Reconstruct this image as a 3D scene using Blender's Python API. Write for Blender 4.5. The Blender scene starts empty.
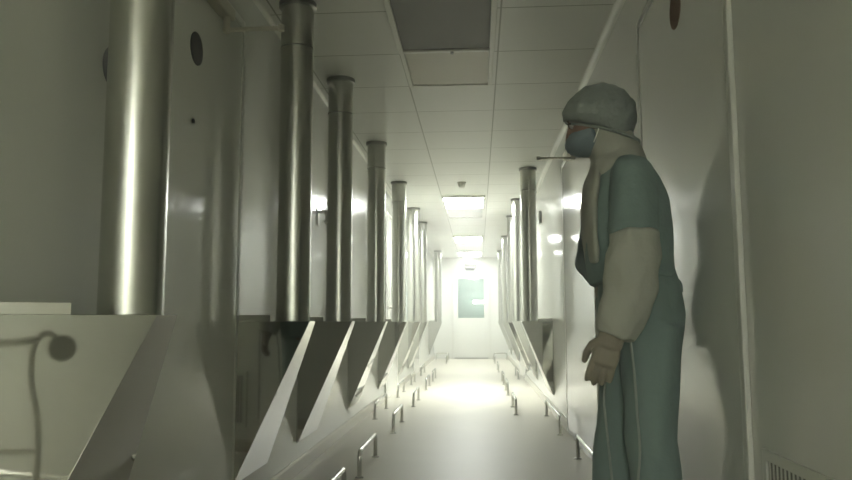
import bpy, bmesh, math, random
from mathutils import Vector, Matrix, noise
random.seed(7)
sc = bpy.context.scene
COL = sc.collection
PI = math.pi

# ------------------------------------------------------------------ camera
H = 0.865                      # eye height
XL, XR = -1.05, 0.71           # wall planes
ZC = H + 1.54                  # ceiling
YF, YB = 18.0, -9.0            # far and rear wall
F = 750.0
VPX, VPY, ROLL = 478.0, 322.0, math.radians(0.6)
d = Vector(((VPX - 426) / F, -(VPY - 240) / F, -1)).normalized()      # world +Y seen by the camera
u = Vector((-math.sin(ROLL), math.cos(ROLL), 0)); u = (u - d * u.dot(d)).normalized()
r = d.cross(u)                                                       # world +X
R = Matrix((r, d, u))                                                # camera -> world
cam_data = bpy.data.cameras.new('camera'); cam = bpy.data.objects.new('camera', cam_data); COL.objects.link(cam)
cam.matrix_world = Matrix.Translation((0, 0, H)) @ R.to_4x4()
cam_data.sensor_width = 36; cam_data.lens = 36 * F / 852; cam_data.clip_start = 0.02
sc.camera = cam

def P(px, py, Y):
    """world point on the plane y=Y that the photograph shows at (px, py)"""
    w = R @ Vector(((px - 426) / F, -(py - 240) / F, -1))
    return Vector((0, 0, H)) + w * (Y / w.y)

# ------------------------------------------------------------------ materials
def mat(name, color, rough=0.5, metal=0.0, coat=0.0, bump=0.0, bscale=40, var=0.0, vscale=3.0, stretch=None, spec=0.5, emit=None, estr=0, alpha=1.0, sheen=0.0, trans=0.0):
    m = bpy.data.materials.new(name); m.use_nodes = True
    nt = m.node_tree; b = nt.nodes['Principled BSDF']
    b.inputs['Base Color'].default_value = (*color, 1)
    b.inputs['Roughness'].default_value = rough; b.inputs['Metallic'].default_value = metal
    b.inputs['Coat Weight'].default_value = coat; b.inputs['Coat Roughness'].default_value = 0.08
    b.inputs['Specular IOR Level'].default_value = spec
    b.inputs['Sheen Weight'].default_value = sheen
    b.inputs['Transmission Weight'].default_value = trans
    if emit: b.inputs['Emission Color'].default_value = (*emit, 1); b.inputs['Emission Strength'].default_value = estr
    tc = nt.nodes.new('ShaderNodeTexCoord'); mp = nt.nodes.new('ShaderNodeMapping')
    nt.links.new(tc.outputs['Object'], mp.inputs['Vector'])
    if stretch: mp.inputs['Scale'].default_value = stretch
    if var > 0:
        n = nt.nodes.new('ShaderNodeTexNoise'); n.inputs['Scale'].default_value = vscale; n.inputs['Detail'].default_value = 5
        nt.links.new(mp.outputs['Vector'], n.inputs['Vector'])
        mx = nt.nodes.new('ShaderNodeMix'); mx.data_type = 'RGBA'
        mx.inputs[6].default_value = (*[c * (1 - var) for c in color], 1); mx.inputs[7].default_value = (*[min(1, c * (1 + var)) for c in color], 1)
        nt.links.new(n.outputs['Fac'], mx.inputs[0]); nt.links.new(mx.outputs[2], b.inputs['Base Color'])
    if bump > 0:
        n2 = nt.nodes.new('ShaderNodeTexNoise'); n2.inputs['Scale'].default_value = bscale; n2.inputs['Detail'].default_value = 4
        nt.links.new(mp.outputs['Vector'], n2.inputs['Vector'])
        bp = nt.nodes.new('ShaderNodeBump'); bp.inputs['Strength'].default_value = bump; bp.inputs['Distance'].default_value = 0.01
        nt.links.new(n2.outputs['Fac'], bp.inputs['Height']); nt.links.new(bp.outputs['Normal'], b.inputs['Normal'])
    return m

def add_lines(m, axes, color, width):
    """dark panel joints along world axes: axes = [(axis index, spacing, offset)]"""
    nt = m.node_tree; b = nt.nodes['Principled BSDF']
    geo = nt.nodes.new('ShaderNodeNewGeometry'); sep = nt.nodes.new('ShaderNodeSeparateXYZ')
    nt.links.new(geo.outputs['Position'], sep.inputs[0])
    last = None
    for ax, sp, off in axes:
        a = nt.nodes.new('ShaderNodeMath'); a.operation = 'SUBTRACT'; a.inputs[1].default_value = off
        nt.links.new(sep.outputs[ax], a.inputs[0])
        w = nt.nodes.new('ShaderNodeMath'); w.operation = 'PINGPONG'; w.inputs[1].default_value = sp / 2
        nt.links.new(a.outputs[0], w.inputs[0])
        c = nt.nodes.new('ShaderNodeMath'); c.operation = 'LESS_THAN'; c.inputs[1].default_value = width
        nt.links.new(w.outputs[0], c.inputs[0])
        if last is None: last = c
        else:
            mxm = nt.nodes.new('ShaderNodeMath'); mxm.operation = 'MAXIMUM'
            nt.links.new(last.outputs[0], mxm.inputs[0]); nt.links.new(c.outputs[0], mxm.inputs[1]); last = mxm
    mx = nt.nodes.new('ShaderNodeMix'); mx.data_type = 'RGBA'
    src = b.inputs['Base Color'].links[0].from_socket if b.inputs['Base Color'].links else None
    if src: nt.links.new(src, mx.inputs[6])
    else: mx.inputs[6].default_value = b.inputs['Base Color'].default_value[:]
    mx.inputs[7].default_value = (*color, 1)
    nt.links.new(last.outputs[0], mx.inputs[0]); nt.links.new(mx.outputs[2], b.inputs['Base Color'])

WALLC = (0.70, 0.71, 0.665)
M = {}
M['wall'] = mat('lacquered_wall_panel', WALLC, rough=0.16, spec=0.6, coat=0.25, var=0.02, bump=0.01, bscale=1.2)
M['door'] = mat('lacquered_door', (0.70, 0.71, 0.665), rough=0.13, spec=0.6, coat=0.35, bump=0.006, bscale=1.5)
M['frame'] = mat('door_frame_grey', (0.62, 0.625, 0.58), rough=0.3)
M['ceil'] = mat('white_ceiling_panel', (0.77, 0.775, 0.73), rough=0.4, spec=0.5, var=0.02)
add_lines(M['ceil'], [(1, 0.6, 4.17), (0, 0.563, 0.13)], (0.36, 0.36, 0.31), 0.0045)
M['floor'] = mat('beige_vinyl_floor', (0.60, 0.575, 0.49), rough=0.44, spec=0.42, var=0.06, vscale=2.5, bump=0.01, bscale=3)
M['trim'] = mat('white_trim', (0.78, 0.78, 0.72), rough=0.25)
M['skirt'] = mat('pale_skirting', (0.60, 0.58, 0.50), rough=0.25)
M['pipe'] = mat('polished_steel_pipe', (0.56, 0.565, 0.52), rough=0.27, metal=1.0, bump=0.006, bscale=6, stretch=(6, 6, 0.4))
M['hopper'] = mat('mirror_steel', (0.56, 0.56, 0.52), rough=0.04, metal=1.0, bump=0.002, bscale=3)
M['collar'] = mat('dull_steel_collar', (0.30, 0.30, 0.28), rough=0.35, metal=1.0)
M['chrome'] = mat('chrome', (0.72, 0.72, 0.68), rough=0.10, metal=1.0)
M['rail'] = mat('satin_steel_rail', (0.55, 0.55, 0.51), rough=0.2, metal=1.0)
M['lampframe'] = mat('lamp_frame_white', (0.74, 0.74, 0.68), rough=0.35)
M['unlit'] = mat('unlit_grey_diffuser', (0.24, 0.24, 0.225), rough=0.5, var=0.03, vscale=8)
M['cream'] = mat('cream_cover_panel', (0.60, 0.57, 0.47), rough=0.4, var=0.03)
M['greycover'] = mat('grey_cover_panel', (0.40, 0.40, 0.36), rough=0.4)
M['lit'] = mat('lit_diffuser', (0.9, 0.9, 0.85), rough=0.4, emit=(0.97, 1.0, 0.95), estr=38)
M['lit3'] = mat('softer_lit_diffuser', (0.9, 0.9, 0.85), rough=0.4, emit=(0.97, 1.0, 0.96), estr=23)
M['room_fill'] = mat('room_fill_diffuser', (0.9, 0.9, 0.85), rough=0.4, emit=(0.97, 1.0, 0.96), estr=7)  # dim glow of the fill light added beyond the far door
M['rear_fill'] = mat('rear_fill_diffuser', (0.9, 0.9, 0.85), rough=0.4, emit=(0.98, 1.0, 0.93), estr=52)  # strong glow of the fill lights added behind the camera
M['discgrey'] = mat('dark_grey_sticker', (0.11, 0.11, 0.11), rough=0.6)
M['discbrown'] = mat('brown_sticker', (0.20, 0.13, 0.09), rough=0.6)
M['black'] = mat('black_plastic', (0.03, 0.03, 0.03), rough=0.5)
M['greyplast'] = mat('grey_plastic', (0.40, 0.40, 0.37), rough=0.45)
M['whiteplast'] = mat('white_plastic', (0.75, 0.75, 0.70), rough=0.4)
M['glass'] = mat('pale_window_glass', (0.80, 0.92, 0.86), rough=0.05, trans=0.85)
M['beyond'] = mat('pale_green_room', (0.72, 0.84, 0.78), rough=0.6)
M['lip'] = mat('satin_pale_steel', (0.72, 0.72, 0.68), rough=0.25, metal=1.0)
M['sign'] = mat('grey_sign_plate', (0.10, 0.105, 0.10), rough=0.5)
M['greyknob'] = mat('pale_grey_knob', (0.52, 0.52, 0.48), rough=0.5)
M['slot'] = mat('dark_slot', (0.16, 0.16, 0.15), rough=0.6)
M['closer'] = mat('beige_door_closer', (0.55, 0.53, 0.44), rough=0.4, metal=0.2)
M['skin'] = mat('skin', (0.27, 0.17, 0.13), rough=0.55)
M['scrub'] = mat('teal_scrub_cloth', (0.205, 0.275, 0.255), rough=0.85, sheen=0.1, bump=0.35, bscale=26, var=0.10, vscale=9)
M['scrubdark'] = mat('slate_teal_cloth', (0.17, 0.22, 0.215), rough=0.85, sheen=0.1, bump=0.35, bscale=26, var=0.10, vscale=9)
M['sleeve'] = mat('cream_disposable_sleeve', (0.42, 0.43, 0.37), rough=0.8, bump=0.4, bscale=30, var=0.05, vscale=12)
M['glove'] = mat('beige_latex_glove', (0.29, 0.265, 0.205), rough=0.6, bump=0.1, bscale=50)
M['cap'] = mat('grey_green_bouffant', (0.25, 0.28, 0.26), rough=0.85, bump=0.6, bscale=45, var=0.1, vscale=18)
M['mask'] = mat('blue_grey_mask', (0.20, 0.25, 0.27), rough=0.8, bump=0.3, bscale=60, stretch=(1, 1, 6))
M['hood'] = mat('pale_hood_cloth', (0.40, 0.405, 0.35), rough=0.85, bump=0.4, bscale=22)
M['seam'] = mat('pale_seam', (0.36, 0.39, 0.36), rough=0.8)
M['eye'] = mat('eye_white', (0.34, 0.32, 0.29), rough=0.3)
M['iris'] = mat('dark_iris', (0.05, 0.03, 0.02), rough=0.2)
M['brow'] = mat('dark_brow_hair', (0.05, 0.035, 0.028), rough=0.8)

# ------------------------------------------------------------------ object helpers
def link(name, me, m=None, parent=None, smooth=False, loc=None):
    o = bpy.data.objects.new(name, me); COL.objects.link(o)
    if m is not None and me is not None: me.materials.append(m)
    if smooth:
        for p in me.polygons: p.use_smooth = True
    if parent: o.parent = parent
    if loc is not None: o.location = loc
    return o
def obj(name, bm, m, parent=None, smooth=False, base=None):
    """bm is in world space; base = world location of the parent Empty (geometry is shifted to it)"""
    bmesh.ops.recalc_face_normals(bm, faces=bm.faces[:])
    me = bpy.data.meshes.new(name); bm.to_mesh(me); bm.free()
    o = link(name, me, m, parent, smooth)
    if smooth == 'auto':
        for p in me.polygons: p.use_smooth = True
        try: me.set_sharp_from_angle(angle=math.radians(35))
        except Exception: pass
    if parent:
        off = Vector(); q = parent
        while q: off += q.location; q = q.parent
        me.transform(Matrix.Translation(-off))
    return o
def tag(o, label=None, cat=None, group=None, kind=None):
    if label: o['label'] = label
    if cat: o['category'] = cat
    if group: o['group'] = group
    if kind: o['kind'] = kind
    return o
def thing(name, loc, label=None, cat=None, group=None, kind=None):
    o = link(name, None); o.location = loc; o.empty_display_size = 0.05
    return tag(o, label, cat, group, kind)
def struct(name, bm, m, **k): return tag(obj(name, bm, m, **k), kind='structure')

def box(bm, x0, x1, y0, y1, z0, z1, bev=0.0):
    b2 = bmesh.new()
    bmesh.ops.create_cube(b2, size=1)
    bmesh.ops.scale(b2, vec=(abs(x1 - x0), abs(y1 - y0), abs(z1 - z0)), verts=b2.verts)
    bmesh.ops.translate(b2, vec=((x0 + x1) / 2, (y0 + y1) / 2, (z0 + z1) / 2), verts=b2.verts)
    if bev > 0: bmesh.ops.bevel(b2, geom=b2.edges[:], offset=bev, segments=2, affect='EDGES', profile=0.5)
    me = bpy.data.meshes.new('t'); b2.to_mesh(me); b2.free(); bm.from_mesh(me); bpy.data.meshes.remove(me)
    return bm
def nb(*a, **k):
    bm = bmesh.new()
    if a: box(bm, *a, **k)
    return bm
def frames(pts, ref=None):
    out = []; n = len(pts); uprev = None
    for i in range(n):
        t = (pts[min(i + 1, n - 1)] - pts[max(i - 1, 0)]).normalized()
        if uprev is None:
            rf = Vector(ref) if ref else (Vector((1, 0, 0)) if abs(t.x) < 0.8 else Vector((0, 1, 0)))
        else: rf = uprev
        uu = (rf - t * rf.dot(t)).normalized(); uprev = uu
        out.append((uu, t.cross(uu)))
    return out
def tube(bm, pts, rad, seg=12, ref=None, caps=True, round_ends=False):
    """lofted tube; rad = number, list of numbers or list of (a along ref, b across)"""
    pts = [Vector(p) for p in pts]
    if not isinstance(rad, (list, tuple)): rad = [rad] * len(pts)
    rad = [(q, q) if not isinstance(q, (list, tuple)) else q for q in rad]
    if round_ends:
        t0 = (pts[0] - pts[1]).normalized(); t1 = (pts[-1] - pts[-2]).normalized()
        a0, b0 = rad[0]; a1, b1 = rad[-1]; m0 = min(a0, b0); m1 = min(a1, b1)
        head = [(pts[0] + t0 * m0 * s, (a0 * c, b0 * c)) for s, c in ((0.95, 0.30), (0.72, 0.70), (0.4, 0.92))]
        tail = [(pts[-1] + t1 * m1 * s, (a1 * c, b1 * c)) for s, c in ((0.4, 0.92), (0.72, 0.70), (0.95, 0.30))]
        pts = [h[0] for h in head] + pts + [t[0] for t in tail]; rad = [h[1] for h in head] + rad + [t[1] for t in tail]
    fr = frames(pts, ref); rings = []
    for p, (a, b), (uu, vv) in zip(pts, rad, fr):
        rings.append([bm.verts.new(p + uu * (a * math.cos(2 * PI * k / seg)) + vv * (b * math.sin(2 * PI * k / seg))) for k in range(seg)])
    for r0, r1 in zip(rings, rings[1:]):
        for k in range(seg): bm.faces.new((r0[k], r0[(k + 1) % seg], r1[(k + 1) % seg], r1[k]))
    if caps: bm.faces.new(rings[0][::-1]); bm.faces.new(rings[-1])
    return bm
def spline(pts, n=8):
    pts = [Vector(p) for p in pts]; out = []
    for i in range(len(pts) - 1):
        p0 = pts[max(i - 1, 0)]; p1 = pts[i]; p2 = pts[i + 1]; p3 = pts[min(i + 2, len(pts) - 1)]
        for k in range(n):
            t = k / n
            out.append(0.5 * ((2 * p1) + (p2 - p0) * t + (2 * p0 - 5 * p1 + 4 * p2 - p3) * t * t + (3 * p1 - p0 - 3 * p2 + p3) * t ** 3))
    out.append(pts[-1]); return out
def cyl(bm, c0, c1, rr, seg=24): return tube(bm, [c0, c1], rr, seg)
def disc_x(bm, x0, x1, y, z, rr, seg=32): return tube(bm, [(x0, y, z), (x1, y, z)], rr, seg)

# ------------------------------------------------------------------ room shell
T = 0.1
struct('floor', nb(XL - T, XR + T, YB - T, YF + 1.2, -T, 0), M['floor'])
struct('ceiling', nb(XL - T, XR + T, YB - T, YF + 1.2, ZC, ZC + T), M['ceil'])
struct('wall_left', nb(XL - T, XL, YB, YF, 0, ZC), M['wall'])
struct('wall_right', nb(XR, XR + T, YB, YF, 0, ZC), M['wall'])
struct('wall_rear', nb(XL, XR, YB - T, YB, 0, ZC), M['wall'])
# far wall with the opening of the door window
wx0, wx1, wz0, wz1 = -0.49, 0.17, 0.96, 1.90
bm = nb(XL - T, wx0, YF, YF + 0.08, 0, ZC); box(bm, wx1, XR + T, YF, YF + 0.08, 0, ZC)
box(bm, wx0, wx1, YF, YF + 0.08, 0, wz0); box(bm, wx0, wx1, YF, YF + 0.08, wz1, ZC)
struct('wall_far', bm, M['wall'])
struct('wall_beyond', nb(XL - T, XR + T, YF + 1.1, YF + 1.2, 0, ZC), M['beyond'])
for nm, x in (('baseboard_left', XL), ('baseboard_right', XR)):
    s = 1 if x < 0 else -1
    bm = bmesh.new()
    prof = [(0, 0), (0.012, 0), (0.012, 0.07), (0.006, 0.085), (0, 0.085)]
    a = [bm.verts.new((x + s * px, YB, z)) for px, z in prof]; b = [bm.verts.new((x + s * px, YF, z)) for px, z in prof]
    for i in range(5): bm.faces.new((a[i], a[(i + 1) % 5], b[(i + 1) % 5], b[i]))
    bm.faces.new(a); bm.faces.new(b[::-1])
    struct(nm, bm, M['skirt'])
for i, x in enumerate((XL, XR)):
    s = 1 if x < 0 else -1; q = 0.022 if x < 0 else 0.035
    bm = bmesh.new(); n = 6
    prof = [(0, 0), (0, -q)] + [(q * (1 - math.cos(t * PI / 2 / n)) , -q + q * math.sin(t * PI / 2 / n)) for t in range(1, n)] + [(q, 0)]
    a = [bm.verts.new((x + s * px, YB, ZC + z)) for px, z in prof]; b = [bm.verts.new((x + s * px, YF, ZC + z)) for px, z in prof]
    k = len(prof)
    for j in range(k): bm.faces.new((a[j], a[(j + 1) % k], b[(j + 1) % k], b[j]))
    bm.faces.new(a); bm.faces.new(b[::-1])
    struct('trim_%d' % (i + 1), bm, M['trim'], smooth='auto')

# far door with its window
fd = thing('door_1', (-0.16, YF, 0), kind='structure')
bm = nb(-0.58, wx0, YF - 0.03, YF, 0.01, 2.02, bev=0.004); box(bm, wx1, 0.26, YF - 0.03, YF, 0.01, 2.02, bev=0.004)
box(bm, wx0, wx1, YF - 0.03, YF, 0.01, wz0, bev=0.004); box(bm, wx0, wx1, YF - 0.03, YF, wz1, 2.02, bev=0.004)
obj('door_leaf', bm, M['door'], fd)
bm = nb(-0.63, -0.585, YF - 0.025, YF, 0, 2.07); box(bm, 0.265, 0.31, YF - 0.025, YF, 0, 2.07); box(bm, -0.585, 0.265, YF - 0.025, YF, 2.025, 2.07)
obj('door_frame', bm, M['frame'], fd)
obj('door_threshold', nb(-0.56, 0.24, YF - 0.06, YF - 0.031, 0, 0.03), M['collar'], fd)
obj('window_pane', nb(wx0, wx1, YF + 0.02, YF + 0.028, wz0, wz1), M['glass'], fd)
bm = nb(wx0, wx0 + 0.02, YF - 0.038, YF - 0.031, wz0, wz1); box(bm, wx1 - 0.02, wx1, YF - 0.038, YF - 0.031, wz0, wz1)
box(bm, wx0, wx1, YF - 0.038, YF - 0.031, wz0 - 0.02, wz0); box(bm, wx0, wx1, YF - 0.038, YF - 0.031, wz1, wz1 + 0.02)
obj('window_frame', bm, M['lampframe'], fd)
# lamp in the room beyond the far door
t = thing('wall_lamp', (0.03, YF + 1.05, 1.36), 'small lit strip lamp glowing behind the window of the far door', 'lamp')
obj('lamp_body', nb(-0.13, 0.21, YF + 1.06, YF + 1.1, 1.32, 1.42, bev=0.005), M['lampframe'], t)
obj('diffuser', nb(-0.12, 0.20, YF + 1.04, YF + 1.059, 1.335, 1.405, bev=0.006), M['lit3'], t)
# plate above the far door
t = thing('wall_sign', (-0.17, YF - 0.02, 2.12), 'small grey louvred plate on the end wall above the far door', 'sign')
obj('plate', nb(-0.31, -0.03, YF - 0.03, YF, 2.14, 2.24, bev=0.004), M['sign'], t)
obj('lower_plate', nb(-0.28, -0.07, YF - 0.025, YF, 2.085, 2.135, bev=0.004), M['sign'], t)
bm = bmesh.new()
for k in range(3): box(bm, -0.30, -0.04, YF - 0.035, YF - 0.0305, 2.155 + k * 0.03, 2.168 + k * 0.03)
obj('louvre', bm, M['whiteplast'], t)

# ------------------------------------------------------------------ side doors
DT = 2.11
def side_door(n, side, y0, y1, handle_near=True, DT=DT):
    x = XL if side < 0 else XR; s = 1 if side < 0 else -1
    def X(a, b): return (x + s * a, x + s * b) if s > 0 else (x + s * b, x + s * a)
    dr = thing('door_%d' % n, (x, (y0 + y1) / 2, 0), kind='structure')
    fx = X(0, 0.016)
    bm = nb(*fx, y0 - 0.035, y0 - 0.002, 0, DT + 0.035, bev=0.004); box(bm, *fx, y1 + 0.002, y1 + 0.035, 0, DT + 0.035, bev=0.004)
    box(bm, *fx, y0 - 0.002, y1 + 0.002, DT + 0.002, DT + 0.035, bev=0.004)
    obj('door_frame', bm, M['frame'], dr)
    obj('door_leaf', nb(*X(0, 0.014), y0 + 0.002, y1 - 0.002, 0.012, DT - 0.002, bev=0.003), M['door'], dr)
    if handle_near is not None:
        hy = y0 + 0.08 if handle_near else y1 - 0.08
        dy = 0.12 if handle_near else -0.12
        bm = bmesh.new(); xa = x + s * 0.014
        tube(bm, [(xa, hy, 1.03), (xa + s * 0.008, hy, 1.03)], 0.026, 20)
        hd = obj('door_handle', tube(bm, spline([(xa + s * 0.006, hy, 1.03), (xa + s * 0.045, hy, 1.03), (xa + s * 0.055, hy + dy * 0.2, 1.03), (xa + s * 0.055, hy + dy, 1.03)], 5), 0.0095, 10), M['chrome'], dr, smooth='auto')
    return dr, x, s
def closer(dr, x, s, y0, y1, z, yarm, larm, mcl):
    c = obj('door_closer', nb(min(x + s * 0.0145, x + s * 0.075), max(x + s * 0.0145, x + s * 0.065), y0, y1, z - 0.025, z + 0.025, bev=0.008), mcl, dr)
    bm = nb(min(x + s * 0.03, x + s * larm), max(x + s * 0.03, x + s * larm), yarm - 0.011, yarm + 0.011, z - 0.085, z - 0.072, bev=0.003)
    cyl(bm, (x + s * 0.045, yarm, z - 0.09), (x + s * 0.045, yarm, z - 0.024), 0.014, 14)
    cyl(bm, (x + s * larm, yarm, z - 0.09), (x + s * larm, yarm, z - 0.066), 0.013, 14)
    obj('closer_arm', bm, mcl, c)
dr, x, s = side_door(2, -1, 2.20, 3.17, handle_near=None, DT=2.18)
closer(dr, x, s, 2.42, 2.92, 2.125, 2.87, 0.27, M['closer'])
o = obj('round_sticker', disc_x(bmesh.new(), x + 0.0145, x + 0.0165, 2.635, 1.88, 0.062), M['discgrey'], dr); o['label'] = 'round dark grey sticker high on the white door'
obj('peephole', disc_x(bmesh.new(), x + 0.0145, x + 0.020, 2.62, 1.60, 0.008, 16), M['black'], dr)
dr, x, s = side_door(3, 1, 2.08, 3.14, handle_near=None)
o = obj('round_sticker', disc_x(bmesh.new(), x - 0.0145, x - 0.0165, 2.56, 1.945, 0.07), M['discbrown'], dr); o['label'] = 'round brown sticker high on the white door'
dr, x, s = side_door(4, 1, 4.56, 6.08, handle_near=None)
closer(dr, x, s, 5.0, 5.5, 2.07, 5.15, 0.28, M['closer'])
side_door(5, -1, 8.5, 9.68); side_door(6, -1, 12.2, 13.3)
side_door(7, 1, 11.5, 12.7)

# ------------------------------------------------------------------ ducts: wedge hopper and steel pipe
ZH = 0.872; HB = 0.18; HD = 0.287
def hopper_bm(x, s, yc, zt):
    bm = bmesh.new()
    v = lambda a, y, z: bm.verts.new((x + s * a, yc + y, z))
    for (bw, tw, dep, z0, z1) in ((0.265, 0.062, HD, HB, zt),):
        A = v(0.002, -bw, z1); B = v(dep, -tw, z1); C = v(dep, tw, z1); D = v(0.002, bw, z1)
        E = v(0.012, -bw, z0); Fv = v(0.012, bw, z0); E0 = v(0.002, -bw, z0); F0 = v(0.002, bw, z0)
        for f in ((A, B, C, D), (A, E0, E, B), (B, E, Fv, C), (C, Fv, F0, D), (E0, F0, Fv, E), (A, D, F0, E0)): bm.faces.new(f)
    bmesh.ops.recalc_face_normals(bm, faces=bm.faces[:])
    bmesh.ops.bevel(bm, geom=[e for e in bm.edges if e.calc_length() > 0.1], offset=0.002, segments=2, affect='EDGES', profile=0.5)
    return bm
def duct(side, yc, label, zt=ZH, rr=0.078, first=False):
    x = XL if side < 0 else XR; s = 1 if side < 0 else -1
    px = x + s * 0.193
    t = thing('exhaust_duct', (x + s * 0.15, yc, HB), label, 'duct', 'steel ducts along the left wall' if side < 0 else 'steel ducts along the right wall')
    obj('hopper', hopper_bm(x, s, yc, zt), M['hopper'], t)
    p = obj('pipe', cyl(bmesh.new(), (px, yc, zt + 0.0005), (px, yc, ZC - 0.0005), rr, 48), M['pipe'], t, smooth='auto')
    bm = bmesh.new(); tube(bm, [(px, yc, ZC - 0.028), (px, yc, ZC - 0.024), (px, yc, ZC - 0.001)], [rr + 0.004, rr + 0.012, rr + 0.012], 40)
    obj('ceiling_collar', bm, M['collar'], t, smooth='auto')
    bm = bmesh.new(); tube(bm, [(px, yc, ZC - 0.232), (px, yc, ZC - 0.226)], rr + 0.0018, 40)
    obj('pipe_seam', bm, M['collar'], p, smooth='auto')
    # small upstand lip along the top edge beside the pipe
    a = Vector((x + s * 0.006, yc - 0.258, zt)); b = Vector((x + s * HD * 0.46, yc - 0.166, zt))
    dirv = (b - a).normalized(); nrm = Vector((-dirv.y, dirv.x, 0)) * (1 if s > 0 else -1) * 0.006
    bm = bmesh.new(); vs = [bm.verts.new(q) for q in (a, b, b + nrm, a + nrm)]
    f = bm.faces.new(vs); ex = bmesh.ops.extrude_face_region(bm, geom=[f])
    bmesh.ops.translate(bm, vec=(0, 0, 0.026), verts=[e for e in ex['geom'] if isinstance(e, bmesh.types.BMVert)])
    o = obj('lip', bm, M['lip'], t)
    return t
ORD = ['nearest', 'second', 'third', 'fourth', 'fifth', 'sixth', 'seventh', 'eighth']
LD = [1.81, 3.45, 4.60, 6.30, 8.14, 10.04, 11.48, 16.2]
RD = [7.5, 9.4, 10.9, 13.5, 16.3]
for i, y in enumerate(LD):
    lab = ('thick polished steel pipe on a mirror hopper at left, nearest the camera' if i == 0 else
           'farthest steel pipe and hopper on the left wall, by the end wall' if i == len(LD) - 1 else
           '%s steel pipe with wedge hopper from the camera along the left wall' % ORD[i])
    duct(-1, y, lab, zt=0.885 if i == 0 else ZH)
for i, y in enumerate(RD):
    lab = ('nearest steel pipe with wedge hopper on the right wall, left of the person' if i == 0 else
           'farthest steel pipe and hopper on the right wall, by the end wall' if i == len(RD) - 1 else
           '%s steel pipe with wedge hopper from the camera along the right wall' % ORD[i])
    duct(1, y, lab)

# ------------------------------------------------------------------ floor guard rails
def rail(p0, p1, label, h=0.145, rr=0.0125, group='floor guard rails'):
    p0 = Vector(p0); p1 = Vector(p1); c = (p0 + p1) / 2
    t = thing('guard_rail', (c.x, c.y, 0), label, 'guard rail', group)
    dd = (p1 - p0).normalized(); rd = 0.035; pts = [p0.copy()]
    for k in range(6):
        a = k / 5 * PI / 2; pts.append(p0 + dd * (rd - rd * math.cos(a)) + Vector((0, 0, h - rd + rd * math.sin(a))))
    for k in range(6):
        a = PI / 2 - k / 5 * PI / 2; pts.append(p1 - dd * (rd - rd * math.cos(a)) + Vector((0, 0, h - rd + rd * math.sin(a))))
    pts.append(p1.copy())
    side = Vector((dd.y, -dd.x, 0))
    obj('rail_tube', tube(bmesh.new(), pts, rr, 14, ref=side), M['rail'], t, smooth='auto')
    for q in (p0, p1):
        obj('floor_flange', tube(bmesh.new(), [(q.x, q.y, 0.0005), (q.x, q.y, 0.006)], rr + 0.012, 20), M['rail'], t, smooth='auto')
    return t
for i, y in enumerate(LD):
    if i == 0: continue
    lab = 'steel U-shaped floor rail in front of the %s hopper along the left wall' % ORD[i] if i < len(LD) - 1 else 'steel U-shaped floor rail before the farthest left hopper'
    rail((-0.67, y - 0.33, 0), (-0.67, y + 0.33, 0), lab)
for i, y in enumerate(RD):
    lab = 'steel U-shaped floor rail in front of the %s hopper along the right wall' % ORD[i] if i < len(RD) - 1 else 'steel U-shaped floor rail before the farthest right hopper'
    rail((0.345, y - 0.33, 0), (0.345, y + 0.33, 0), lab)
rail((-0.93, 6.80, 0), (-0.93, 7.64, 0), 'steel floor rail close to the left wall, between the fourth and fifth hoppers')
rail((-0.93, 8.75, 0), (-0.93, 9.45, 0), 'steel floor rail close to the left wall, between the fifth and sixth hoppers')
rail((-0.93, 10.5, 0), (-0.93, 11.05, 0), 'steel floor rail close to the left wall, between the sixth and seventh hoppers')
rail((-0.93, 12.3, 0), (-0.93, 13.1, 0), 'steel floor rail close to the left wall, past the seventh hopper')
rail((0.622, 4.06, 0), (0.622, 4.92, 0), 'steel floor rail by the right wall, partly hidden by the person')
rail((0.622, 5.94, 0), (0.622, 7.10, 0), 'long steel floor rail by the right wall, before the first right hopper')
rail((0.60, 11.6, 0), (0.60, 12.4, 0), 'steel floor rail by the right wall, between the third and fourth right hoppers')
rail((-0.98, 17.62, 0), (-0.69, 17.62, 0), 'short steel floor rail set crosswise left of the far door')
rail((0.36, 17.62, 0), (0.66, 17.62, 0), 'short steel floor rail set crosswise right of the far door')
rail((0.60, -0.62, 0), (0.60, 0.20, 0), 'steel floor rail by the right wall, beside the camera')

# ------------------------------------------------------------------ ceiling lamps and covers
LX0, LX1 = -0.405, 0.08
def lamp(y0, y1, lit, label):
    t = thing('ceiling_light', ((LX0 + LX1) / 2, (y0 + y1) / 2, ZC), label, 'ceiling light', 'ceiling lights')
    w = 0.03; zb = ZC - 0.028
    bm = nb(LX0 - w, LX0, y0 - w, y1 + w, zb, ZC - 0.0005, bev=0.004); box(bm, LX1, LX1 + w, y0 - w, y1 + w, zb, ZC - 0.0005, bev=0.004)
    box(bm, LX0, LX1, y0 - w, y0, zb, ZC - 0.0005, bev=0.004); box(bm, LX0, LX1, y1, y1 + w, zb, ZC - 0.0005, bev=0.004)
    obj('light_frame', bm, M['lampframe'], t)
    df = obj('diffuser', nb(LX0 + 0.001, LX1 - 0.001, y0 + 0.001, y1 - 0.001, ZC - 0.018, ZC - 0.001), lit if lit else M['unlit'], t)
    if not lit: df['label'] = 'unlit dark grey diffuser'
    for xx in (LX0 - 0.014, LX1 + 0.014):
        obj('clip', nb(xx - 0.009, xx + 0.009, y0 - 0.02, y0 + 0.02, zb - 0.03, zb - 0.0005, bev=0.003), M['rail'], t)
    if not lit:
        obj('screw', cyl(bmesh.new(), (-0.13, y1 + 0.015, zb - 0.012), (-0.13, y1 + 0.015, zb - 0.0005), 0.008, 14), M['collar'], t)
    return t
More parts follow.
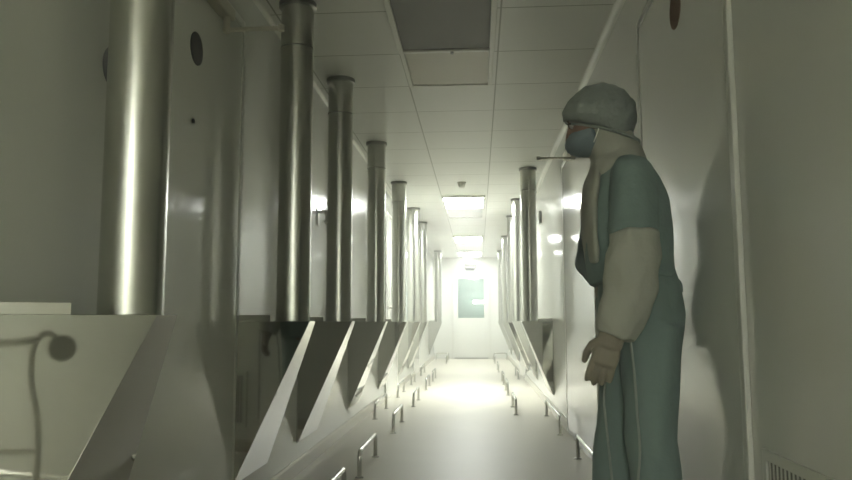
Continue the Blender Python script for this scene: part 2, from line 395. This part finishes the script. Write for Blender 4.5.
def cover(y0, y1, m, label):
    t = thing('ceiling_hatch', ((LX0 + LX1) / 2, (y0 + y1) / 2, ZC), label, 'ceiling panel', 'ceiling covers behind the lights')
    w = 0.025; zb = ZC - 0.016
    bm = nb(LX0 - w, LX0, y0, y1, zb, ZC - 0.0005, bev=0.003); box(bm, LX1, LX1 + w, y0, y1, zb, ZC - 0.0005, bev=0.003)
    box(bm, LX0, LX1, y1 - w, y1, zb, ZC - 0.0005, bev=0.003)
    obj('hatch_frame', bm, M['lampframe'], t)
    obj('panel', nb(LX0 + 0.002, LX1 - 0.002, y0 + 0.003, y1 - w - 0.006, ZC - 0.010, ZC - 0.001), m, t)
lamp(3.18, 4.07, False, 'large unlit grey light panel in the ceiling above the front')
cover(4.12, 4.75, M['cream'], 'cream ceiling panel just behind the unlit light')
lamp(9.1, 9.95, M['lit'], 'glowing rectangular ceiling light, nearest of the three lit')
cover(10.0, 11.0, M['greycover'], 'grey ceiling panel just behind the nearest lit light')
lamp(13.4, 14.3, M['lit3'], 'glowing rectangular ceiling light, middle of the three lit')
lamp(16.4, 17.3, M['lit3'], 'glowing rectangular ceiling light by the end wall')
lamp(YF + 0.15, YF + 0.65, M['room_fill'], 'added unseen fill light in the room behind the far door')  # out of sight, added to brighten the view through the far window
lamp(-4.6, -3.75, M['rear_fill'], 'added ceiling fill light behind the camera')  # assumed light, added as soft front fill for the near end
lamp(-8.2, -7.35, M['rear_fill'], 'added ceiling fill light behind the camera, by the rear wall')  # second assumed light, also added as front fill
t = thing('smoke_detector', (-0.165, 8.2, ZC), 'small grey smoke detector on the ceiling before the nearest lit light', 'smoke detector')
obj('detector_base', cyl(bmesh.new(), (-0.165, 8.2, ZC - 0.02), (-0.165, 8.2, ZC - 0.0005), 0.05, 28), M['whiteplast'], t, smooth='auto')
obj('detector_head', tube(bmesh.new(), [(-0.165, 8.2, ZC - 0.062), (-0.165, 8.2, ZC - 0.05), (-0.165, 8.2, ZC - 0.0205)], [0.022, 0.036, 0.042], 28), M['lampframe'], t, smooth='auto')

# ------------------------------------------------------------------ wall fittings
t = thing('pressure_gauge', (XL, 2.035, 1.60), 'dark round gauge on the left wall behind the nearest pipe', 'gauge')
obj('bezel', disc_x(bmesh.new(), XL, XL + 0.018, 2.045, 1.60, 0.062), M['discgrey'], t, smooth='auto')
obj('dial', disc_x(bmesh.new(), XL + 0.0185, XL + 0.024, 2.045, 1.60, 0.05), M['discgrey'], t, smooth='auto')
t = thing('wall_hook', (XL, 4.85, 1.56), 'shiny chrome wall hook between the second and third pipes at left', 'hook')
obj('hook_plate', nb(XL + 0.0005, XL + 0.008, 4.82, 4.88, 1.50, 1.62, bev=0.003), M['chrome'], t)
obj('hook_arm', tube(bmesh.new(), spline([(XL + 0.0085, 4.85, 1.59), (XL + 0.05, 4.85, 1.59), (XL + 0.065, 4.85, 1.56), (XL + 0.055, 4.85, 1.52), (XL + 0.035, 4.85, 1.53)], 6), 0.011, 12), M['chrome'], t, smooth='auto')
t = thing('wall_switch', (XR, 8.3, 2.02), 'small grey switch box high on the right wall beyond the nearest right pipe', 'switch')
obj('switch_box', nb(XR - 0.03, XR - 0.0005, 8.25, 8.35, 1.95, 2.08, bev=0.004), M['greyplast'], t)
obj('switch_button', nb(XR - 0.036, XR - 0.0305, 8.28, 8.32, 2.0, 2.04, bev=0.002), M['whiteplast'], t)
t = thing('vent_grille', (XR, 1.69, 0.2), 'dark slotted vent grille low on the right wall in the corner', 'vent')
bm = nb(XR - 0.008, XR - 0.0005, 1.41, 1.435, 0.17, 0.55); box(bm, XR - 0.008, XR - 0.0005, 1.945, 1.97, 0.17, 0.55)
box(bm, XR - 0.008, XR - 0.0005, 1.435, 1.945, 0.17, 0.195); box(bm, XR - 0.008, XR - 0.0005, 1.435, 1.945, 0.525, 0.55)
obj('grille_frame', bm, M['frame'], t)
obj('grille_back', nb(XR - 0.002, XR - 0.0005, 1.436, 1.944, 0.196, 0.524), M['slot'], t)
bm = bmesh.new()
for k in range(22): box(bm, XR - 0.0032, XR - 0.0021, 1.442 + k * 0.0232, 1.451 + k * 0.0232, 0.196, 0.524)
obj('slats', bm, M['frame'], t)

# ------------------------------------------------------------------ trolley beside the camera (seen mirrored in the nearest hopper)
tx, ty = 0.39, -0.09
ax = Vector((0.75, 0.66, 0)).normalized()       # along the tray
def TP(a, z, c=0): return Vector((tx, ty, z)) + ax * a + Vector((-ax.y, ax.x, 0)) * c
t = thing('instrument_trolley', (tx, ty, 0), 'grey tubular trolley with tray and round knob beside the camera, mirrored in the nearest hopper', 'trolley')
post = obj('curved_post', tube(bmesh.new(), spline([TP(0.06, 0.04), TP(0.06, 0.40), TP(0.02, 0.62), TP(0.02, 0.76), TP(0.05, 0.835), TP(0.095, 0.84), TP(0.13, 0.80)], 8), 0.016, 14), M['lampframe'], t, smooth='auto')
dv = Vector((-ax.y, ax.x, 0))
obj('round_knob', tube(bmesh.new(), [TP(0.145, 0.775, -0.02), TP(0.145, 0.775, -0.012), TP(0.145, 0.775, 0.012), TP(0.145, 0.775, 0.02)], [0.055, 0.064, 0.064, 0.055], 28), M['greyknob'], t, smooth='auto')
tr = obj('tray', tube(bmesh.new(), [TP(-0.32, 0.78), TP(-0.30, 0.78), TP(0.03, 0.815), TP(0.05, 0.815)], [(0.012, 0.10), (0.018, 0.13), (0.018, 0.13), (0.012, 0.10)], 16, ref=(0, 0, 1)), M['whiteplast'], t, smooth='auto')
obj('tray_pad', tube(bmesh.new(), [TP(-0.30, 0.803), TP(-0.12, 0.822)], [(0.006, 0.10), (0.006, 0.10)], 16, ref=(0, 0, 1)), M['black'], tr)
obj('lower_rail', tube(bmesh.new(), spline([TP(0.06, 0.30), TP(-0.10, 0.31), TP(-0.26, 0.34), TP(-0.26, 0.06)], 6), 0.011, 12), M['lampframe'], t, smooth='auto')
obj('base_bar', tube(bmesh.new(), [TP(-0.30, 0.06), TP(0.2, 0.06)], 0.016, 12), M['greyplast'], t, smooth='auto')
for a in (-0.29, 0.19):
    obj('caster', tube(bmesh.new(), [TP(a, 0.026, -0.012), TP(a, 0.026, 0.012)], 0.026, 20), M['black'], t, smooth='auto')

# ------------------------------------------------------------------ the person
def fuse(bm, name, m, parent, voxel=0.006, smooth=6, factor=0.5, fold=0.0, fscale=9.0, fstretch=(1, 1, 1)):
    """closed lofts -> one continuous surface"""
    bmesh.ops.recalc_face_normals(bm, faces=bm.faces[:])
    me = bpy.data.meshes.new('t'); bm.to_mesh(me); bm.free()
    o = bpy.data.objects.new('t', me); COL.objects.link(o)
    md = o.modifiers.new('r', 'REMESH'); md.mode = 'VOXEL'; md.voxel_size = voxel
    if smooth:
        ms = o.modifiers.new('s', 'SMOOTH'); ms.iterations = smooth; ms.factor = factor
    dg = bpy.context.evaluated_depsgraph_get(); dg.update()
    me2 = bpy.data.meshes.new_from_object(o.evaluated_get(dg))
    bpy.data.objects.remove(o); bpy.data.meshes.remove(me)
    if fold:
        nr = [v.normal.copy() for v in me2.vertices]
        for v, n in zip(me2.vertices, nr):
            c = Vector((v.co.x * fstretch[0], v.co.y * fstretch[1], v.co.z * fstretch[2])) * fscale
            v.co += n * fold * (noise.noise(c) + 0.5 * noise.noise(c * 2.1))
    me2.name = name; me2.materials.clear()
    off = Vector(parent.location) if parent else Vector()
    me2.transform(Matrix.Translation(-off))
    return link(name, me2, m, parent, smooth=True)

YP = 2.55                                        # body plane
C = P(632, 560, YP)
person = thing('person', (0.52, YP, 0), 'masked person in teal scrubs, bouffant cap and pale sleeves standing at right', 'person')
def hp(px, py, Y=YP): return P(px, py, Y)
YN, YFr = YP - 0.17, YP + 0.17                     # near (left) and far (right) shoulder planes

# joints (image positions at their own depth)
Lsh, Lel, Lwr = hp(634, 178, YN), hp(635, 250, YN - 0.04), hp(612, 336, YN - 0.04)
Rsh, Rel, Rwr = hp(612, 180, YFr), hp(592, 262, YFr + 0.03), hp(618, 290, YP - 0.02)
Lhip, Lkn, Lan = hp(650, 325, YP - 0.085), hp(652, 440, YP - 0.09), Vector((0.58, YP - 0.09, 0.09))
Rhip, Rkn, Ran = hp(632, 325, YP + 0.085), hp(619, 440, YP + 0.09), Vector((0.46, YP + 0.10, 0.09))

def torso_sections(grow=0.0):
    # (py, front px, back px, half width in y)
    rows = [(163, 604, 640, 0.10), (171, 593, 652, 0.155), (186, 589, 661, 0.182), (206, 586, 667, 0.182), (230, 584, 671, 0.168), (255, 587, 672, 0.16), (280, 590, 676, 0.172)]
    pts, rad = [], []
    for py, a, b, w in rows:
        p0, p1 = hp(a, py), hp(b, py)
        pts.append((p0 + p1) / 2); rad.append(((p1.x - p0.x) / 2 + grow, w + grow))
    return pts, rad
def hand(bm, wr, dirv, palm_n, thumb_side, g=0.0, curl=0.5):
    """palm, four fingers and thumb; dirv towards the fingers, palm_n out of the palm, thumb_side towards the thumb"""
    dirv = dirv.normalized(); palm_n = (palm_n - dirv * palm_n.dot(dirv)).normalized(); ts = dirv.cross(palm_n).normalized()
    if ts.dot(thumb_side) < 0: ts = -ts
    k = wr + dirv * 0.085
    tube(bm, [wr - dirv * 0.03, wr, wr + dirv * 0.03, wr + dirv * 0.065, k], [(0.018 + g, 0.025 + g), (0.018 + g, 0.027 + g), (0.015 + g, 0.036 + g), (0.014 + g, 0.041 + g), (0.012 + g, 0.039 + g)], 14, ref=palm_n, round_ends=True)
    for i, (off, ln, rr) in enumerate(((0.030, 0.068, 0.0088), (0.010, 0.076, 0.0090), (-0.010, 0.071, 0.0086), (-0.029, 0.056, 0.0078))):
        p = k + ts * off - dirv * 0.012; dd = dirv + ts * off * 1.8; pts = [p]; ang = 0
        for seg, c in ((0.5, 0.35), (0.29, 0.55), (0.21, 0.4)):
            ang += c * curl * (1 + 0.15 * i)
            dd2 = (dd.normalized() * math.cos(ang) + palm_n * math.sin(ang)).normalized(); p = p + dd2 * (ln * seg + (0.012 if seg == 0.5 else 0)); pts.append(p)
        tube(bm, pts, [rr + g, rr + g, rr * 0.93 + g, rr * 0.8 + g], 10, round_ends=True)
    a = wr + dirv * 0.022 + ts * 0.024
    pts = [a, a + (dirv * 0.6 + ts * 0.7 + palm_n * 0.25).normalized() * 0.035, a + (dirv * 0.6 + ts * 0.7 + palm_n * 0.25).normalized() * 0.035 + (dirv * 0.9 + ts * 0.25 + palm_n * 0.35).normalized() * 0.032]
    pts.append(pts[-1] + (dirv + palm_n * 0.4).normalized() * 0.024)
    tube(bm, pts, [0.015 + g, 0.0115 + g, 0.0102 + g, 0.0085 + g], 10, round_ends=True)
Lhd = (hp(598, 380, YN - 0.04) - Lwr); Rhd = Vector((0.10, -0.10, 0.01))
LH = (Lwr, Lhd, Vector((0.25, 1, 0.1)), Vector((-1, 0, 0.2)))
RH = (Rwr, Rhd, Vector((0.2, 0.3, -1)), Vector((-0.3, -0.6, 0.4)))

# head, facing -x and slightly down
HC = hp(595, 122)                                 # centre of the head
fw = Vector((-1, 0.27, -0.26)).normalized(); hup = (Vector((0, 0, 1)) - fw * fw.z).normalized(); hs = fw.cross(hup)
def HP(f, s_, z): return HC + fw * f + hs * s_ + hup * z
def head_bm(bm):
    b2 = bmesh.new(); bmesh.ops.create_uvsphere(b2, u_segments=40, v_segments=28, radius=1)
    for v in b2.verts:
        f, s_, z = v.co.x, v.co.y, v.co.z
        rf, rs, rz = 0.098, 0.075, 0.116
        if z < 0:
            k = -z; rs *= 1 - 0.28 * k; rf *= 1 - (0.10 * k if f > 0 else 0.40 * k)
            f += 0.30 * k if f > 0.15 else 0.0
        x_, y_, z_ = f * rf, s_ * rs, z * rz
        if f > 0.4:                              # flatten the face, eye sockets, brow
            x_ -= 0.010 * max(0, (f - 0.4)) / 0.6
            e = math.exp(-((abs(y_) - 0.031) ** 2 + (z_ - 0.004) ** 2) / 0.00022); x_ -= 0.010 * e
            x_ += 0.004 * math.exp(-((z_ - 0.026) ** 2) / 0.0001) * max(0, 1 - abs(y_) / 0.06)
        v.co = HP(x_, y_, z_)
    me = bpy.data.meshes.new('t'); b2.to_mesh(me); b2.free(); bm.from_mesh(me); bpy.data.meshes.remove(me)
    tube(bm, [HP(0.084, 0, 0.014), HP(0.097, 0, -0.012), HP(0.106, 0, -0.034), HP(0.092, 0, -0.042)], [(0.006, 0.007), (0.008, 0.010), (0.011, 0.014), (0.008, 0.010)], 12, round_ends=True)   # nose
    for z, w in ((-0.062, 0.006), (-0.071, 0.007)):                                                   # lips
        tube(bm, [HP(0.080, -0.022, z), HP(0.094, -0.008, z), HP(0.094, 0.008, z), HP(0.080, 0.022, z)], [0.004, w, w, 0.004], 10, round_ends=True)
    for s_ in (-1, 1):                                                                                # ears
        tube(bm, [HP(-0.004, s_ * 0.072, 0.026), HP(-0.016, s_ * 0.082, 0.010), HP(-0.012, s_ * 0.080, -0.012), HP(0.0, s_ * 0.070, -0.030)], [(0.008, 0.013), (0.008, 0.018), (0.008, 0.015), (0.007, 0.009)], 12, ref=hs, round_ends=True)

bm = bmesh.new()
head_bm(bm)
tp, trd = torso_sections(-0.025)
tube(bm, tp + [hp(638, 325)], trd + [(0.10, 0.14)], 24, ref=(1, 0, 0), round_ends=True)
tube(bm, [hp(601, 132), hp(610, 150), hp(618, 172)], [0.056, 0.056, 0.075], 18)
def limb(bm, a, b, c, ra, rb, rc, g=0):
    m1 = a.lerp(b, 0.5); m2 = b.lerp(c, 0.35)
    tube(bm, [a, m1, b, m2, c], [ra + g, (ra * 0.5 + rb * 0.5) + g, rb + g, rb * 1.02 + g, rc + g], 18, round_ends=True)
for a, b, c in ((Lsh, Lel, Lwr), (Rsh, Rel, Rwr)): limb(bm, a + Vector((0.004, (YP - a.y) * 0.12, -0.012)), b, c, 0.040, 0.034, 0.026)
for a, b, c in ((Lhip, Lkn, Lan), (Rhip, Rkn, Ran)): limb(bm, a, b, c, 0.082, 0.055, 0.040)
for an in (Lan, Ran):
    tube(bm, [an + Vector((0.05, 0, -0.045)), an + Vector((0, 0, -0.035)), an + Vector((-0.08, 0, -0.05)), an + Vector((-0.16, 0, -0.06))], [(0.026, 0.030), (0.042, 0.036), (0.030, 0.042), (0.018, 0.036)], 14, ref=(0, 0, 1), round_ends=True)
hand(bm, *LH); hand(bm, *RH, curl=0.9)
body = fuse(bm, 'body', M['skin'], person, voxel=0.0042, smooth=3)

for s_ in (-1, 1):
    b2 = bmesh.new(); bmesh.ops.create_uvsphere(b2, u_segments=16, v_segments=12, radius=0.0118)
    bmesh.ops.translate(b2, vec=HP(0.0745, s_ * 0.031, 0.004), verts=b2.verts); e = obj('eye', b2, M['eye'], person, smooth=True)
    b2 = tube(bmesh.new(), [HP(0.0855, s_ * 0.031, 0.003), HP(0.0872, s_ * 0.031, 0.003)], 0.0055, 14); obj('iris', b2, M['iris'], e)
    b2 = tube(bmesh.new(), spline([HP(0.080, s_ * 0.014, 0.022), HP(0.086, s_ * 0.030, 0.027), HP(0.072, s_ * 0.050, 0.021)], 5), 0.0042, 8); obj('eyebrow', b2, M['brow'], person, smooth=True)
    b2 = tube(bmesh.new(), spline([HP(0.0835, s_ * 0.020, 0.010), HP(0.0875, s_ * 0.031, 0.0135), HP(0.077, s_ * 0.043, 0.008)], 5), 0.0026, 8); obj('eyelash', b2, M['brow'], person, smooth=True)

# bouffant cap: puffy shell above a slanted hem
b2 = bmesh.new(); bmesh.ops.create_uvsphere(b2, u_segments=72, v_segments=48, radius=1)
hem = lambda f, z: z - (0.020 + (f - 0.09) * 0.62)
capc = (-0.016, 0, 0.006)
for v in b2.verts:
    n = v.co.normalized()
    rr = 1 + 0.05 * noise.noise(n * 3.2) + 0.04 * noise.noise(n * 6.5 + Vector((3, 1, 2))) + 0.015 * noise.noise(n * 15)
    f, s_, z = capc[0] + n.x * 0.126 * rr, n.y * 0.106 * rr, capc[2] + n.z * 0.118 * rr
    h_ = hem(f, z)
    if h_ < 0.03:                               # gather in towards the elastic hem
        k = max(0, min(1, (0.03 - h_) / 0.03)); f *= 1 - 0.05 * k; s_ *= 1 - 0.10 * k
    if h_ < 0: f, s_, z = f * 0.93, s_ * 0.90, z - h_
    v.co = HP(f, s_, z)
cap = obj('bouffant_cap', b2, M['cap'], person, smooth=True)
pts = []
for k in range(49):
    a = 2 * PI * k / 48; f = capc[0] + 0.103 * math.cos(a); s_ = 0.080 * math.sin(a)
    pts.append(HP(f, s_, 0.018 + (f - 0.09) * 0.62))
obj('elastic_band', tube(bmesh.new(), pts, 0.0055, 8), M['cap'], cap, smooth=True)

# face mask
b2 = bmesh.new(); bmesh.ops.create_uvsphere(b2, u_segments=48, v_segments=32, radius=1)
for v in b2.verts:
    n = v.co.normalized(); f, s_, z = n.x, n.y, n.z
    f2 = 0.018 + f * (0.103 if f > 0 else 0.028); z2 = -0.058 + z * 0.056; s2 = s_ * (0.074 - 0.012 * max(0, -z))
    f2 -= 0.10 * max(0, -z2 - 0.085)
    f2 += 0.002 * math.sin(z2 * 500) * (1 if f > 0.3 else 0)
    v.co = HP(f2, s2, z2)
mk = obj('face_mask', b2, M['mask'], person, smooth=True)
for s_ in (-1, 1):
    for z0, z1 in ((-0.025, 0.018), (-0.085, -0.022)):
        obj('ear_loop', tube(bmesh.new(), spline([HP(0.02, s_ * 0.071, z0), HP(-0.005, s_ * 0.081, (z0 + z1) / 2), HP(-0.022, s_ * 0.084, z1)], 4), 0.002, 6), M['whiteplast'], mk, smooth=True)

# hood cloth round the neck and pale front bib
bm = bmesh.new()
tube(bm, [hp(607, 134), hp(611, 146), hp(616, 156), hp(619, 165), hp(618, 175)], [(0.080, 0.082), (0.082, 0.086), (0.090, 0.100), (0.096, 0.130), (0.094, 0.14)], 24, ref=(1, 0, 0), round_ends=True)
fuse(bm, 'neck_hood', M['hood'], person, voxel=0.006, smooth=5, fold=0.006, fscale=14, fstretch=(1, 1, 0.6))
# pale panel showing down the front of the shirt
bm = bmesh.new()
tube(bm, [hp(597, 166), hp(592, 185), hp(589, 205), hp(590, 235), hp(592, 262)], [(0.020, 0.07), (0.026, 0.11), (0.026, 0.125), (0.024, 0.12), (0.018, 0.11)], 20, ref=(1, 0, 0), round_ends=True)
fuse(bm, 'front_bib', M['hood'], person, voxel=0.006, smooth=5, fold=0.004, fscale=12)

# teal shirt with short sleeves
bm = bmesh.new()
tp, trd = torso_sections(0.0)
tube(bm, tp, trd, 30, ref=(1, 0, 0), round_ends=False)
def sleeve(bm, a, b, frac, r0, r1, r2):
    e = a.lerp(b, frac); tube(bm, [a + (a - b).normalized() * 0.008, a.lerp(e, 0.5), e], [r0, r1, r2], 22, round_ends=True)
sleeve(bm, Lsh + Vector((0, 0.02, 0.005)), Lel, 0.74, 0.070, 0.076, 0.078)
sleeve(bm, Rsh + Vector((0, -0.02, 0.005)), Rel, 0.70, 0.068, 0.070, 0.070)
shirt = fuse(bm, 'scrub_shirt', M['scrub'], person, voxel=0.006, smooth=8, fold=0.012, fscale=10, fstretch=(1, 1, 0.5))
# tied belt tape at the back hem
obj('tie_tape', tube(bmesh.new(), spline([hp(668, 277, YP - 0.06), hp(677, 279, YP - 0.06), hp(681, 284, YP - 0.05), hp(682, 292, YP - 0.05)], 4), 0.004, 8), M['scrubdark'], shirt, smooth=True)

# trousers
bm = bmesh.new()
tube(bm, [hp(634, 268), hp(637, 290), hp(640, 315), hp(640, 345)], [(0.125, 0.145), (0.142, 0.162), (0.140, 0.175), (0.128, 0.165)], 28, ref=(1, 0, 0))
def leg(bm, h, k, a, rs):
    m1 = h.lerp(k, 0.5); m2 = k.lerp(a, 0.5)
    tube(bm, [h, m1, k, m2, a + Vector((0, 0, -0.01))], rs, 24, ref=(1, 0, 0))
leg(bm, Lhip, Lkn, Lan, [(0.108, 0.09), (0.088, 0.085), (0.076, 0.076), (0.078, 0.078), (0.084, 0.078)])
leg(bm, Rhip, Rkn, Ran, [(0.100, 0.09), (0.090, 0.085), (0.080, 0.078), (0.084, 0.078), (0.088, 0.078)])
trous = fuse(bm, 'scrub_trousers', M['scrub'], person, voxel=0.0065, smooth=8, fold=0.011, fscale=9, fstretch=(1, 1, 0.4))
def seam(ps): return obj('side_seam', tube(bmesh.new(), spline([hp(*q) for q in ps], 8), 0.004, 8), M['seam'], trous, smooth=True)
seam([(630, 338, YP - 0.178), (634, 370, YP - 0.17), (637, 410, YP - 0.165), (640, 450, YP - 0.16), (638, 480, YP - 0.16)])
seam([(606, 378, YP + 0.01), (604, 400, YP + 0.005), (608, 440, YP + 0.012), (612, 480, YP + 0.008)])

# pale disposable sleeves over the forearms
bm = bmesh.new()
tube(bm, [hp(633, 232, YN - 0.035), hp(634, 255, YN - 0.04), hp(629, 290, YN - 0.04), hp(621, 318, YN - 0.04), hp(615, 337, YN - 0.04)], [(0.080, 0.076), (0.086, 0.080), (0.079, 0.072), (0.070, 0.062), (0.062, 0.052)], 24, ref=(1, 0, 0), round_ends=False)
o = fuse(bm, 'forearm_sleeve', M['sleeve'], person, voxel=0.006, smooth=5, fold=0.012, fscale=12, fstretch=(1, 1, 0.7)); o['label'] = 'puffy cream sleeve cover on the hanging arm'
bm = bmesh.new()
tube(bm, [Rel.lerp(Rsh, 0.28), Rel, Rel.lerp(Rwr, 0.45), Rel.lerp(Rwr, 0.85)], [0.064, 0.068, 0.058, 0.046], 22, ref=(1, 0, 0), round_ends=True)
o = fuse(bm, 'forearm_sleeve', M['scrubdark'], person, voxel=0.006, smooth=6, fold=0.007, fscale=13); o['label'] = 'dark slate sleeve on the bent far arm'
# gloves
bm = bmesh.new(); hand(bm, *LH, g=0.0022)
tube(bm, [Lwr - Lhd.normalized() * 0.06, Lwr - Lhd.normalized() * 0.01, Lwr + Lhd.normalized() * 0.025], [(0.042, 0.044), (0.036, 0.040), (0.025, 0.040)], 18, ref=LH[2], round_ends=True)
fuse(bm, 'glove', M['glove'], person, voxel=0.0034, smooth=2)
bm = bmesh.new(); hand(bm, *RH, g=0.0022, curl=0.9)
tube(bm, [Rwr - Rhd.normalized() * 0.05, Rwr + Rhd.normalized() * 0.01], [(0.034, 0.038), (0.022, 0.034)], 18, ref=RH[2], round_ends=True)
fuse(bm, 'glove', M['glove'], person, voxel=0.0034, smooth=2)
# shoe covers
for an in (Lan, Ran):
    bm = bmesh.new()
    tube(bm, [an + Vector((0.06, 0, -0.050)), an + Vector((0, 0, -0.036)), an + Vector((-0.08, 0, -0.050)), an + Vector((-0.17, 0, -0.060))], [(0.034, 0.040), (0.052, 0.046), (0.038, 0.052), (0.025, 0.045)], 18, ref=(0, 0, 1), round_ends=True)
    tube(bm, [an + Vector((0, 0, -0.03)), an + Vector((0, 0, 0.03))], [0.050, 0.052], 18)
    for v in bm.verts: v.co.z = max(v.co.z, 0.003)
    fuse(bm, 'shoe_cover', M['whiteplast'], person, voxel=0.006, smooth=3)

# ------------------------------------------------------------------ world and colour
w = bpy.data.worlds.new('world'); sc.world = w; w.use_nodes = True
w.node_tree.nodes['Background'].inputs[0].default_value = (0, 0, 0, 1)
vs_ = w.node_tree.nodes.new('ShaderNodeVolumeScatter'); vs_.inputs['Density'].default_value = 0.038; vs_.inputs['Anisotropy'].default_value = 0.3
w.node_tree.links.new(vs_.outputs[0], w.node_tree.nodes['World Output'].inputs['Volume'])
sc.view_settings.view_transform = 'Standard'; sc.view_settings.look = 'None'
sc.view_settings.gamma = 1.0; sc.view_settings.exposure = 1.1
try: sc.view_settings.use_curve_mapping = False
except Exception: pass
sc.cycles.max_bounces = 14; sc.cycles.diffuse_bounces = 8; sc.cycles.glossy_bounces = 8
sc.cycles.sample_clamp_indirect = 8
